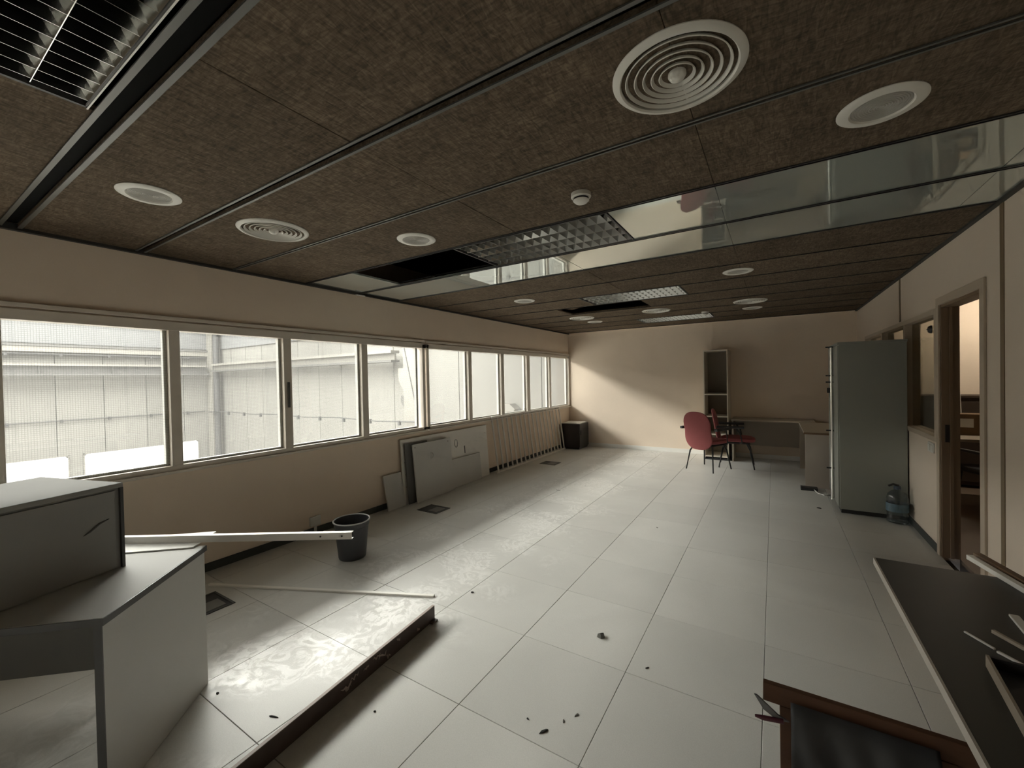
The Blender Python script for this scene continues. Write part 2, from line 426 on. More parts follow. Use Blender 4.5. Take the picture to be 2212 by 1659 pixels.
special = {  # row start -> list of (x0,x1,kind)
    -1.56: [(0.02, 1.25, 'p'), (1.25, 1.88, 'p'), (1.88, 3.08, None), (3.08, 3.65, 'p'), (3.65, XR - .01, 'p')],
    0.917: [(0.06, 0.69, 'm'), (0.69, 1.878, None), (1.878, 3.07, None), (3.07, 3.65, 'm'), (3.65, 4.85, 'm'), (4.85, XR - .004, 'm')],
    1.54: [(0.06, 1.25, 'm'), (1.25, 2.45, 'm'), (2.45, 3.65, 'm'), (3.65, 4.85, 'm'), (4.85, XR - .004, 'm')],
    3.33: [(0.02, 1.25, 'p'), (1.25, 1.85, 'p'), (1.85, 3.04, None), (3.04, 3.65, 'p'), (3.65, XR - .01, 'p')],
    3.94: [(0.02, 1.25, 'p'), (1.25, 2.45, None), (2.45, 3.65, 'p'), (3.65, XR - .01, 'p')],
    5.77: [(0.02, 1.25, 'p'), (1.25, 1.885, 'p'), (1.885, 3.065, None), (3.065, 3.65, 'p'), (3.65, XR - .01, 'p')],
}
for a, b in zip(edges, edges[1:]):
    ya = a + gw(a)[0] / 2 if a in rows else a
    yb = b - gw(b)[0] / 2 if b in rows else b
    segs = special.get(a) or [(cx_[k], cx_[k + 1], 'p') for k in range(len(cx_) - 1)]
    for (x0, x1, kind) in segs:
        if kind == 'p': panel(x0, x1, ya, yb, FIBRE)
        elif kind == 'm': panel(x0, x1, ya, yb, MIRROR, 'gloss_panel')
for y in rows:
    g, lip = gw(y)
    r = MB()
    for s_ in (-1, 1):
        c = y + s_ * (g / 2 + lip / 2)
        r.box(0.02, XR - 0.01, c - lip / 2, c + lip / 2, ZC - 0.006, ZC - 0.0005)
    ro = r.build('rail', RAILM if g > 0.01 and y < 0.9 else DARK, ceil)
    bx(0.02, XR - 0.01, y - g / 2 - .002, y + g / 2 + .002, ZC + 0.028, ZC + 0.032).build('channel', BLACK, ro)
# a slipped sheet inside the far opening
sf = MB().add([(0, 0, 0), (0.62, 0.0, 0), (0.62, 0.5, 0.03), (0, 0.5, 0.03), (0, 0, .008), (0.62, 0, .008), (0.62, 0.5, .038), (0, 0.5, .038)],
              [(3, 2, 1, 0), (4, 5, 6, 7), (0, 1, 5, 4), (1, 2, 6, 5), (2, 3, 7, 6), (3, 0, 4, 7)]).build('slipped_panel', FIBRE, ceil)
sf.location = (1.27, 3.98, ZC + 0.03); sf.rotation_euler = (0, R(-9), 0)
# shadow gap trims round the ceiling
struct(bx(0.0, 0.035, YB, YF, ZC - 0.018, ZC + 0.02).build('trim_1', mat('dark_trim', (0.03, 0.03, 0.028), 0.6)))
struct(bx(XR - 0.03, XR, YB, YF, ZC - 0.012, ZC + 0.02).build('trim_2', MATS['dark_trim']))
struct(bx(0.035, XR - 0.03, YF - 0.03, YF, ZC - 0.012, ZC + 0.02).build('trim_3', WALL))
bx(0.02, 0.05, 1.49, 1.60, ZC - 0.028, ZC - 0.019).build('white_tab', FRAMEW, ceil)  # small white piece at the ceiling edge by the glossy panels

# ------------------------------------------------------------------ louvre luminaires
def luminaire(x0, x1, y0, y1, label, ncol=17, group='recessed louvre lights'):
    t = thing('louvre_light', label, 'ceiling light', ((x0 + x1) / 2, (y0 + y1) / 2, ZC), 0, group)
    lx, ly = (x1 - x0) / 2 - 0.004, (y1 - y0) / 2 - 0.012
    H = 0.075
    hs = MB().box(-lx, lx, -ly, -ly + .006, -0.004, H + .03).box(-lx, lx, ly - .006, ly, -0.004, H + .03)
    hs.box(-lx, -lx + .012, -ly, ly, -0.004, H + .03).box(lx - .012, lx, -ly, ly, -0.004, H + .03).box(-lx, lx, -ly, ly, H + .03, H + .036)
    hs.build('housing', mat('lamp_housing', (0.05, 0.05, 0.05), 0.5), t)
    n = 4; cw = (2 * ly - 0.012) / n
    def wedge(yc, hb, ht0, ht1):
        return [(yc - hb, 0.0), (yc + hb, 0.0), (yc + hb + (ht1 - hb) * .45, H * .45), (yc + ht1, H), (yc - ht0, H), (yc - hb - (ht0 - hb) * .45, H * .45)]
    for k in range(n + 1):
        yc = -ly + 0.006 + k * cw
        a = 0.0 if k == 0 else cw * .36; b = 0.0 if k == n else cw * .36
        poly = wedge(yc, 0.0010, a or 0.0010, b or 0.0010)
        MB().prism(poly, -lx + .012, 'x', 2 * lx - .024).build('reflector', ALU, t)
    src = None
    for k in range(ncol):
        xc = -lx + .012 + (k + .5) * (2 * lx - .024) / ncol
        if src is None:
            src = MB().prism([(-0.0005, 0.0005), (0.0005, 0.0005), (0.008, H), (-0.008, H)], -ly + .006, 'y', 2 * ly - .012).build('cross_blade', ALU, t)
            o = src
        else: o = link_copy(src, t)
        o.location = (xc, 0, 0)
    for k in range(n):
        MB().tube([(-lx + .03, -ly + .006 + (k + .5) * cw, H + .014), (lx - .03, -ly + .006 + (k + .5) * cw, H + .014)], 0.011, 8).build('tube', mat('unlit_tube', (.30, .30, .29), .3), t)
    return t
lamp0 = luminaire(1.88, 3.08, -1.56 + .006, -0.95 - .054, 'dark louvred light recessed in the nearest ceiling strip by the window side')
bx(-.60, .60, .262, .2665, -.006, .0).build('edge_lip', FRAMEW, lamp0)
luminaire(1.878, 3.07, 0.926, 1.529, 'louvred light between the black ceiling opening and the glossy panels')
luminaire(1.85, 3.04, 3.332, 3.938, 'louvred light next to the narrow dark opening, middle of the far ceiling')
luminaire(1.885, 3.065, 5.772, 6.378, 'louvred light closest to the far wall')

# ------------------------------------------------------------------ round ceiling speakers and air diffusers
def speaker_tree():
    t = thing('ceiling_speaker', '-', 'speaker', (0, 0, ZC), 0, 'round ceiling speakers')
    MB().lathe([(0.088, -0.002), (0.094, -0.010), (0.120, -0.009), (0.131, -0.003), (0.131, 0.0)], 48).build('rim', WHITE, t)
    pr = [(0, -0.0035)]
    for k in range(11):
        r = 0.008 + k * 0.0075
        pr += [(r, -0.0035), (r + .0012, -0.0055), (r + .0038, -0.0055), (r + .005, -0.0035)]
    pr.append((0.09, -0.002))
    MB().lathe(pr, 40).build('grille', mat('speaker_grille', (0.42, 0.41, 0.375), 0.6), t)
    return t
def diffuser_tree():
    t = thing('air_diffuser', '-', 'air vent', (0, 0, ZC), 0, 'round ceiling air diffusers')
    MB().lathe([(0.176, 0.012), (0.175, -0.008), (0.180, -0.014), (0.194, -0.011), (0.203, -0.003), (0.203, 0)], 64).build('rim', WHITE, t)
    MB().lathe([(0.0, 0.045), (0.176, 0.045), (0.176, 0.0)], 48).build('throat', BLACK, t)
    for k, r in enumerate((0.160, 0.132, 0.105, 0.079, 0.054)):
        d = -0.009
        MB().lathe([(r - .020, 0.030 + d), (r - .005, 0.006 + d), (r, d - .002), (r + .0025, d), (r - .002, 0.009 + d), (r - .017, 0.033 + d)], 56).build('cone_ring', WHITE, t)
    MB().lathe([(0.026, 0.02), (0.028, -0.008), (0.022, -0.018), (0.012, -0.024), (0, -0.026)], 32).build('centre_knob', WHITE, t)
    return t
sp = speaker_tree(); df = diffuser_tree()
for k, (x, y, lb) in enumerate([
    (1.218, -0.645, 'round white ceiling speaker nearest the first window, left in view'),
    (1.818, 0.628, 'round white ceiling speaker beside the black ceiling opening'),
    (4.243, 0.567, 'large-looking round ceiling speaker at upper right, beside the glossy panels'),
    (1.247, 3.07, 'round white ceiling speaker just beyond the glossy panels, window side'),
    (3.621, 3.04, 'round white ceiling speaker just beyond the glossy panels, door side'),
    (1.225, 5.57, 'small round ceiling speaker near the far corner by the windows'),
    (3.64, 5.67, 'round ceiling speaker above the bookshelf corner, behind a flat diffuser')]):
    o = sp if k == 0 else copy_tree(sp)
    o.location = (x, y, ZC); o['label'] = lb
for k, (x, y, lb) in enumerate([
    (3.645, -0.03, 'big round air diffuser with concentric rings nearest the camera'),
    (1.21, -0.02, 'round air diffuser with rings between two ceiling speakers, near the first window'),
    (1.224, 4.98, 'round air diffuser below the narrow dark ceiling opening, window side'),
    (2.411, 4.99, 'round air diffuser between two louvred lights in the far ceiling'),
    (3.64, 4.97, 'round air diffuser in the far ceiling on the cabinet side')]):
    o = df if k == 0 else copy_tree(df)
    o.location = (x, y, ZC); o['label'] = lb
def smoke(x, y, lb):
    t = thing('smoke_detector', lb, 'smoke detector', (x, y, ZC), 0, 'ceiling smoke detectors')
    MB().lathe([(0, 0), (0.052, 0), (0.053, -0.020), (0.047, -0.026), (0.0, -0.026)], 32).build('base', WHITE, t)
    MB().lathe([(0, -0.026), (0.040, -0.026), (0.040, -0.034), (0, -0.034)], 28).build('slot_ring', DARK, t)
    MB().lathe([(0.041, -0.034), (0.043, -0.038), (0.030, -0.050), (0, -0.053)], 32).build('cap', WHITE, t)
smoke(3.042, 0.614, 'white smoke detector above the louvred light and glossy panels')
smoke(3.01, 5.60, 'tiny white smoke detector at the end of the farthest louvred light')

# ================================================================== RIGHT WALL: glazing, door, next room
win3 = MB()
win3.box(XR - 0.014, XR + PT + .01, GY0 - 0.03, GY0 + 0.02, GZ0 - .03, GZ1 + .03).box(XR - 0.014, XR + PT + .01, GY1 - 0.02, GY1 + 0.03, GZ0 - .03, GZ1 + .03)
win3.box(XR - 0.014, XR + PT + .01, GY0 + .02, GY1 - .02, GZ0 - .03, GZ0 + .014).box(XR - 0.014, XR + PT + .01, GY0 + .02, GY1 - .02, GZ1 - .014, GZ1 + .03)
w3 = struct(win3.build('window_3', DOORF, bevel=0.003))
for yy in (4.25, 5.3): bx(XR - 0.01, XR + PT, yy - .03, yy + .03, GZ0, GZ1).build('mullion', DOORF, w3)
for a, b in ((GY0 + .02, 4.22), (4.28, 5.27), (5.33, GY1 - .02)):
    bx(XR + 0.045, XR + 0.05, a, b, GZ0 + .01, GZ1 - .01).build('pane', PLAING, w3)
d1 = MB()
d1.box(XR - 0.014, XR, DY0 - 0.065, DY0 + 0.004, 0, DZ + .06).box(XR - 0.014, XR, DY1 - 0.004, DY1 + 0.055, 0, DZ + .06).box(XR - 0.014, XR, DY0, DY1, DZ, DZ + .06)
door = struct(d1.build('door_1', DOORF, bevel=0.003))
MB().box(XR, XR + PT, DY1 - 0.022, DY1, 0, DZ).box(XR, XR + PT, DY0, DY0 + 0.022, 0, DZ).box(XR, XR + PT, DY0, DY1, DZ - .022, DZ).build('reveal', DOORB, door)
bx(XR + 0.045, XR + 0.065, DY1 - 0.036, DY1 - 0.022, 0, DZ - .022).build('door_stop', DOORB, door)
lp = bx(XR + 0.02, XR + 0.05, DY1 - 0.025, DY1 - 0.018, 0.93, 1.07).build('strike_plate', BLKM, door)
# switch and sensor on the partition
t = thing('light_switch', 'small white double light switch on the partition beside the doorway', 'light switch', (XR, 3.43, 0.85))
bx(-0.010, 0, -0.075, 0.075, -0.042, 0.042).build('plate', WHITE, t, bevel=0.003)
for s_ in (-0.036, 0.036): bx(-0.014, -0.010, s_ - .026, s_ + .026, -0.028, 0.028).build('rocker', WHITE, t, bevel=0.002)
t = thing('round_sensor', 'small dark round disc high on the partition glass', 'sensor', (XR + 0.045, 3.62, 1.87))
MB().lathe([(0, 0.022), (0.026, 0.020), (0.034, 0.010), (0.036, 0)], 24).build('disc', DARK, t, rot=(0, R(-90), 0))
bx(-0.030, -0.02, -0.006, 0.006, -0.006, 0.006).build('lens', RAILM, t)

NX1, NY0, NY1 = 8.3, 0.4, 6.5
struct(bx(XR + PT, NX1, NY0, NY1, -0.1, -0.002).build('floor_next_room', mat('next_floor', (0.16, 0.115, 0.08), 0.6, var=0.1)))
struct(bx(XR + PT, NX1, NY0, NY1, 2.5, 2.6).build('ceiling_next_room', mat('next_ceiling', (0.30, 0.24, 0.18), 0.8)))
struct(bx(XR + PT, NX1, NY1, NY1 + .1, -0.1, 2.6).build('wall_next_far', WALL))
struct(bx(NX1, NX1 + .1, NY0, NY1 + .1, -0.1, 2.6).build('wall_next_right', WALL))
struct(bx(XR + PT, NX1, NY0 - .1, NY0, -0.1, 2.6).build('wall_next_near', WALL))
t = thing('tube_lamp', 'lit tube light on the ceiling beyond the doorway', 'lamp', (6.35, 5.55, 2.49))
bx(-0.5, 0.5, -0.06, 0.06, -0.045, 0.0).build('housing', WHITE, t)
MB().tube([(-0.48, 0, -0.06), (0.48, 0, -0.06)], 0.016, 10).build('tube', LAMPN, t)
# far unit in the next room
t = thing('storage_cabinet', 'dark brown low cabinet against the lit wall beyond the doorway', 'cabinet', (6.2, 6.28, 0))
BRN = mat('dark_brown_wood', (0.045, 0.028, 0.018), 0.6)
bx(-0.7, 0.7, -0.2, 0.2, 0.03, 1.15).build('body', BRN, t)
for s_ in (-0.35, 0.35): bx(s_ - .33, s_ + .33, -0.215, -0.2, 0.08, 1.10).build('door', BRN, t, bevel=0.003)
bx(-0.72, 0.72, -0.22, 0.2, 1.15, 1.175).build('top', BRN, t)
t = thing('office_table', 'table with pale top in the room beyond the doorway', 'table', (5.95, 5.25, 0))
bx(-0.75, 0.75, -0.34, 0.40, 0.725, 0.755).build('table_top', TAUPE, t, bevel=0.003)
for sx in (-.68, .68):
    for sy in (-.28, .34): bx(sx - .02, sx + .02, sy - .02, sy + .02, 0, .725).build('leg', BLKM, t)
t = thing('cardboard_box', 'brown box with white label on the table beyond the doorway', 'box', (5.76, 5.42, 0.755))
bx(-0.2, 0.26, -0.1, 0.12, 0, 0.24).build('body', mat('cardboard', (0.17, 0.105, 0.055), 0.8), t)
bx(-0.10, 0.06, -0.103, -0.1, 0.09, 0.19).build('paper_label', WHITE, t)
t = thing('desk_lamp', 'thin pale lamp pole on the table beyond the doorway', 'lamp', (5.80, 5.61, 0.755))
MB().lathe([(0, 0), (0.07, 0), (0.07, .018), (0.012, .03), (0, .03)], 20).build('base', DARK, t)
MB().tube([(0, 0, .03), (-0.02, 0, .47)], 0.012, 8).build('pole', WHITE, t)
t = thing('office_chair', 'black chair with slim legs just beyond the doorway', 'chair', (5.86, 4.83, 0), R(20))
bx(-0.24, 0.24, -0.23, 0.23, 0.42, 0.48).build('seat', DARK, t, bevel=0.02)
bx(-0.24, 0.24, -0.27, -0.22, 0.46, 0.86).build('backrest', DARK, t, bevel=0.02)
for sx in (-1, 1):
    for sy in (-1, 1): MB().tube([(sx * .19, sy * .18, .43), (sx * .23, sy * .23, 0)], 0.013, 8).build('leg', BLKM, t)
    bx(sx * .27 - .02, sx * .27 + .02, -.2, .14, .64, .67).build('armrest', DARK, t, bevel=0.008)
    MB().tube([(sx * .27, .1, .65), (sx * .25, .12, .44)], 0.011, 8).build('arm_support', BLKM, t)

# ================================================================== HALL OUTSIDE THE WINDOWS
HX, HY, HZ, HR = -31.2, 12.9, -4.4, 7.6
struct(bx(HX - .3, -0.17, -16, HY, HZ - .2, HZ).build('floor_hall', CONCF))
hr = struct(bx(HX - .3, -0.17, -16, HY + .3, HR, HR + .2).build('ceiling_hall', mat('hall_roof', (0.42, 0.42, 0.40), 0.8)))
for (x0, x1, mt) in ((-8.4, -4.0, SKYN), (-13.8, -9.2, SKYM), (-29.6, -22, SKYF)):
    bx(x0, x1, -15, HY - 1.2, HR - .06, HR - .03).build('rooflight', mt, hr)
struct(bx(HX, -0.17, -16.3, -16, HZ, HR).build('wall_hall_near', CONC))
struct(MB().box(-0.4, -0.17, -16, YB, HZ, HR).box(-0.4, -0.17, YF + .2, HY, HZ, HR).box(-0.4, -0.17, YB, YF + .2, ZT, HR).box(-0.4, -0.17, YB, YF + .2, HZ, -0.1).build('wall_hall_side', CONC))
wf = struct(bx(HX - .3, HX - .12, -16, HY, HZ, HR).build('wall_hall_far', STEELD))
y = HY - 2.05 * 14
k0 = None
while y < HY - .1:
    o = bx(0, .14, 0.018, 2.032, HZ, HR).build('concrete_panel', CONC, wf) if k0 is None else link_copy(k0, wf)
    if k0 is None: k0 = o
    o.location = (HX - .12, y + .05, 0); y += 2.05
we = struct(bx(HX, -0.17, HY + .12, HY + .3, HZ, HR).build('wall_hall_end', STEELD))
x = HX + .4; k0 = None
while x < -0.3:
    o = bx(0.018, 2.06, 0, .14, HZ, HR).build('concrete_panel', CONC, we) if k0 is None else link_copy(k0, we)
    if k0 is None: k0 = o
    o.location = (x, HY, 0); x += 2.078
    if x + 2.07 > -.17: break
CLAD = mat('hall_cladding', (0.135, 0.138, 0.142), 0.7, var=0.06, vscale=0.8, stretch=(3, 3, .3))
bx(HX + .02, HX + .09, -16, HY, 4.05, HR).build('cladding_band', CLAD, wf)
bx(HX + .09, -0.4, HY - .09, HY - .02, 4.05, HR).build('cladding_band', CLAD, we)
# daylit low windows in the far hall wall
for (a, b, zt, lb) in ((2.7, 5.15, -2.52, 'leftmost bright low window at the foot of the hall wall'), (5.85, 10.2, -2.52, 'wide bright low window at the foot of the hall wall'), (10.7, 11.65, -2.46, 'narrow bright low window beside the hall corner column')):
    t = thing('low_window', lb, 'window', (HX + .04, (a + b) / 2, HZ), 0, 'bright low windows of the hall')
    h = (b - a) / 2
    c = 0.12
    MB().prism([(-h, 0.05), (h, .05), (h, zt - HZ - c), (h - c, zt - HZ), (-h + c, zt - HZ), (-h, zt - HZ - c)], 0, 'x', .04).build('pane', LOWW, t)
    MB().box(-.01, .06, -h - .06, -h, 0, zt - HZ + .05).box(-.01, .06, h, h + .06, 0, zt - HZ + .05).box(-.01, .06, -h - .06, h + .06, zt - HZ, zt - HZ + .06).build('frame', STEELL, t)
# crane girders on both walls
t = thing('crane_girder', 'grey crane girder along the hall wall seen through the first windows', 'girder', (HX + .75, 0, 0))
bx(-.28, .28, -15.5, HY - 1.0, 2.75, 2.86).build('top_flange', STEELL, t)
bx(-.05, .05, -15.5, HY - .8, 2.3, 2.75).build('web', STEELG, t)
bx(-.28, .28, -15.5, HY - .8, 2.2, 2.3).build('bottom_flange', STEELG, t)
for yy in range(-14, 12, 3): bx(-.2, .2, yy - .02, yy + .02, 2.3, 2.75).build('stiffener', STEELG, t)
t = thing('crane_girder', 'pale girder across the end wall of the hall', 'girder', (0, HY - .7, 0))
bx(HX + 1.6, -11.2, -.26, .26, 2.82, 2.95).build('top_flange', STEELL, t)
bx(HX + 1.6, -11.2, -.05, .05, 2.5, 2.82).build('web', STEELL, t)
bx(HX + 1.6, -11.2, -.26, .26, 2.4, 2.5).build('bottom_flange', STEELG, t)
for xx in (-28, -24, -20, -16, -12): bx(xx - .1, xx + .1, .26, .695, 2.42, 2.8).build('wall_bracket', STEELG, t)
t = thing('wall_beam', 'long pale beam above the crane girder on the hall wall', 'beam', (HX + .25, 0, 0))
bx(-.1, .2, -15.5, HY - .4, 3.55, 3.95).build('bar', STEELL, t)
bx(-.1, .26, -15.5, HY - .4, 3.86, 3.98).build('cap', STEELG, t)
for (zz, yy0, lb) in ((3.42, .35, 'thin dark pipe running above the crane girder'), (-0.42, .12, 'dark cable run clipped along the hall wall')):
    t = thing('pipe_run', lb, 'pipe', (HX + yy0, 0, zz))
    MB().tube([(0, -15, 0), (0, HY - .78, 0)], .05 if zz > 0 else .028, 8).build('pipe', STEELD, t)
    for q in range(8): bx(-.06, .06, -1.2 + q * 2.05 - .06, -1.2 + q * 2.05 + .06, -.12, .06).build('clip', STEELD, t)
t = thing('pipe_run', 'dark cable run clipped along the end wall of the hall', 'pipe', (0, HY - .73, -0.42))
MB().tube([(HX + .6 + 3.0 * q, 0, .05 if q % 2 else -.03) for q in range(11)], .028, 8).build('pipe', STEELD, t)
for q in range(13): bx(HX + 1.5 + q * 2.078 - .06, HX + 1.5 + q * 2.078 + .06, -.06, .06, -.16, .05).build('clip', STEELD, t)
def column(x, y, lb, dark):
    t = thing('hall_column', lb, 'column', (x, y, HZ))
    bx(-.35, .35, -.3, .3, 0, HR - HZ).build('shaft', STEELL, t)
    MB().prism([(-.75, 5.9), (-.35, 5.4), (-.35, 6.5), (-.75, 6.5)], -.25, 'y', .5).build('bracket', STEELL, t)
    MB().prism([(-.65, 4.9), (-.35, 4.5), (-.35, 5.2), (-.65, 5.2)], -.2, 'y', .4).build('bracket', STEELG, t)
    if dark: MB().tube([(.62, -.1, 0), (.62, -.1, HR - HZ)], .2, 10).build('downpipe', STEELD, t)
    else: MB().tube([(-.7, -.3, 9.3), (.5, -.3, 4.4)], .03, 6).build('stay_rod', STEELD, t)
column(-30.55, HY - .35, 'pale column with dark downpipe in the hall corner', True)
column(-10.4, HY - .35, 'pale bracketed column halfway along the end wall of the hall', False)
t = thing('roof_lamp', 'shaded lamp fixed on the hall wall, low behind the railing windows', 'lamp', (-5.1, HY - .2, 0.2))
MB().prism([(-.42, 0.02), (.3, 0.0), (.36, .1), (.1, .3), (-.3, .3)], -.3, 'y', .45).build('hood', STEELL, t)
bx(-.06, .34, .0, .14, -.08, .02).build('arm', STEELG, t)

# ================================================================== DESK WITH DRAWER BOX (left foreground)
A = Vector((1.451, -0.538)); v2 = Vector((0.6694, -0.7429)); u2 = Vector((-0.7429, -0.6694))
ang = math.atan2(u2.y, u2.x)     # local +X = u (along desk), local +Y = perpendicular
# local frame: X along u, Y = rot90(u) = (0.6694,-0.7429) = v
desk = thing('desk', 'grey laminate desk with black edging, left foreground, carrying a drawer box', 'desk', (A.x, A.y, 0), ang)
D, Ln, H = 0.655, 1.15, 0.697
dt = bx(-0.004, Ln, 0, D, H - 0.026, H).build('desk_top', mat('desk_top_laminate', (0.52, 0.52, 0.50), 0.6, spec=0.3, var=0.04, vscale=3), desk, bevel=0.002)
e = MB().box(-0.008, -0.004, 0, D, H - 0.026, H - .001).box(-.008, Ln, D, D + .004, H - .026, H - .001)
e.build('edge_band', EDGEB, dt)
ep = bx(0.0, 0.026, 0.01, D - .004, 0.0, H - 0.026).build('end_panel', GREYL, desk)
bx(0.0, 0.026, D - .004, D, 0.0, H - 0.026).build('edge_band', EDGEB, ep)
bx(0.026, Ln - .05, 0.03, 0.048, 0.16, H - 0.026).build('modesty_panel', mat('charcoal_laminate', (.13, .13, .12), .5), desk)
for yy in (0.06, D - .06): bx(Ln - .06, Ln - .02, yy - .02, yy + .02, 0, H - .026).build('leg', BLKM, desk)
# drawer box lying on the desk
P = Vector((1.402, -0.83)); wdir = Vector((0.29, -0.957)).normalized()
ang2 = math.atan2(wdir.y, wdir.x)   # local X along the front face, local Y = rot90 = (0.957,0.29) towards room; body at -Y
box_ = thing('drawer_box', 'dark grey box unit standing on top of the foreground desk', 'box', (P.x, P.y, H), ang2)
BH, BW, BD = 0.380, 0.56, 0.56
bx(0.012, BW, -BD, -0.012, 0.0, BH - .02).build('body', DGREYL, box_)
bx(0, BW, -BD, 0, BH - .02, BH).build('lid', DGREYL, box_, bevel=0.002)
bx(0, 0.012, -BD, -0.0, 0.0, BH - .02).build('side_panel', EDGEB, box_)
fp = bx(0.03, BW - .01, -0.012, -0.004, 0.006, BH - .03).build('front_panel', DGREYL, box_, bevel=0.002)
MB().tube([(0.055, -0.003, .232), (0.09, -0.0025, .222), (0.125, -0.003, .198), (0.145, -.003, .188)], [.0015, .004, .004, .001], 6).build('scratch', mat('scratch_mark', (.10, .10, .095), .6), fp)
# white sheet and U profile on the desk
t = thing('white_sheet', 'white panel offcut sticking out over the back edge of the foreground desk', 'panel', (A.x, A.y, H + .0005), ang)
bx(0.04, 0.42, -0.19, 0.03, 0, 0.006).build('sheet', BOARDW, t)
t = thing('profile_bar', 'white metal U-profile lying on the desk and reaching out towards the bin', 'metal profile')
pa, pb = Vector((0.83, -0.905, H + .0245)), Vector((2.061, -0.126, H + .0245))
d = (pb - pa).normalized(); n = Vector((-d.y, d.x, 0))
MB().beam(pa, pb, .003, .034).build('web', STEELW, t)
MB().beam(pa + n * .012 + Vector((0, 0, .0165)), pb + n * .012 + Vector((0, 0, .0165)), .026, .002).build('top_flange', STEELW, t)
MB().beam(pa + n * .012 - Vector((0, 0, .0165)), pb + n * .012 - Vector((0, 0, .0165)), .026, .002).build('bottom_flange', STEELW, t)
for q in (.05, .16): MB().lathe([(0, .0016), (.0045, .0016), (.0045, 0)], 10).build('hole', DARK, t, loc=pb - d * q - n * .0016, rot=(R(90), 0, math.atan2(d.y, d.x)))

# rod on the floor and plank on edge
t = tag(MB().beam((0.284, -0.074, .006), (1.88, 0.657, .006), .028, .012).build('floor_rod', STEELW, None, bevel=.002), 'thin white trim rod lying on the floor between desk and bin', 'rod')
plank = thing('plank', 'worn brown plank standing on edge across the floor in front of the desk', 'plank')
q0, q1 = Vector((2.215, -0.98, 0)), Vector((2.066, 0.452, 0)); dq = (q1 - q0).normalized(); nq = Vector((-dq.y, dq.x, 0))
MB().beam(q0 + Vector((0, 0, .044)), q1 + Vector((0, 0, .044)), .016, .088).build('board', PLANKM, plank)
MB().beam(q0 + Vector((0, 0, .0895)), q1 + Vector((0, 0, .0895)), .016, .003).build('top_edge', PLANKT, plank)
rnd = random.Random(3)
for k in range(9):
    s_ = rnd.uniform(.55, 1.38); L_ = rnd.uniform(.02, .07)
    c = q0 + dq * s_ - nq * .0088; z = rnd.uniform(.02, .07)
    pts = [(c + dq * (L_ * (i / 5 - .5)) + Vector((0, 0, z + rnd.uniform(-.012, .012)))) for i in range(6)]
    MB().tube(pts, [.0008, .004, .006, .004, .005, .0008], 5).build('torn_paint', PLANKT, plank)
c = q1 - nq * .012
MB().beam(c + Vector((0, 0, .004)) - dq * .05, c + Vector((0, 0, .004)) + dq * .0, .04, .008).build('foot', PLANKM, plank)

# ================================================================== WASTE BIN
t = thing('waste_bin', 'black plastic waste bin standing near the window wall', 'bin', (0.80, 0.80, 0))
MB().lathe([(0, 0.004), (0.100, 0.004), (0.108, 0.0), (0.112, 0.012), (0.138, 0.27), (0.143, 0.275), (0.145, 0.318), (0.141, 0.318), (0.136, .27), (0.106, .012), (0, .012)], 48).build('body', BINM, t)
MB().lathe([(0.141, 0.316), (0.146, 0.312), (0.153, 0.316), (0.154, 0.322), (0.149, 0.326), (0.141, 0.322)], 48).build('rim', mat('bin_rim', (0.5, 0.5, 0.5), 0.3), t)  # pale rim colour stands in for the highlight on the black rim
for s_ in (-1, 1): MB().box(-.03, .03, .004, .016, -.012, .03).build('grip', DARK, t, bevel=.003, loc=(s_ * .1, s_ * -.093, .245), rot=(0, 0, R(45) if s_ < 0 else R(225)))

# outlet box on window wall
t = thing('wall_outlet', 'small cream outlet box low on the window wall behind the bin', 'outlet', (0, 0.955, 0.0))
bx(0.0, 0.03, -.055, .055, 0.085, 0.175).build('box', WHITE, t, bevel=.004)
bx(0.012, 0.024, -.012, .012, 0.0, 0.085).build('trunking', WHITE, t)

# ================================================================== BOARDS LEANING ON THE WINDOW WALL
def leaning(name, label, cat, y0, y1, h, xb, xt, th, m_, extra=None):
    """board of height h standing at xb, its top edge touching x = xt"""
    tilt = math.asin((xb - xt) / h)
    t = thing(name, label, cat, (xb, y0, 0), 0, 'boards leaning on the window wall')
    # local: Y along the wall, Z up the board, X thickness (towards room)
    hold = bx(0, th, 0, y1 - y0, 0, h).build('board', m_, t, bevel=.001, seg=1, rot=(0, -tilt, 0))
    if extra: extra(hold)
    return t
MARK = mat('pencil_mark', (0.12, 0.115, 0.11), 0.8)
def marks_big(t):
    r = [(.0185, 1.03 + .032 * math.cos(a), .60 + .055 * math.sin(a)) for a in [2 * math.pi * k / 24 for k in range(25)]]
    MB().tube(r, .0032, 5).build('drawn_loop', MARK, t)
    bx(.0182, .0195, 1.205, 1.222, .43, .54).build('slot_mark', MARK, t)
    for z in (.2, .35, .5, .62): bx(.0182, .019, .04, .048, z, z + .008).build('screw_hole', MARK, t)
    bx(.0182, .019, 1.73, 1.74, .66, .672).build('screw_hole', MARK, t)
leaning('leaning_board', 'large white board with a drawn loop, behind the grey boards', 'board', 2.075, 3.86, 0.785, 0.07, 0.018, .018, BOARDW, marks_big)
leaning('leaning_board', 'dark-edged board just behind the tall grey board', 'board', 2.11, 2.50, 0.735, 0.118, 0.052, .016, mat('charcoal_board', (.16, .16, .155), .6))
leaning('leaning_board', 'low grey board half hidden behind the tall grey board', 'board', 2.52, 3.60, 0.395, 0.112, 0.082, .016, BOARDG)
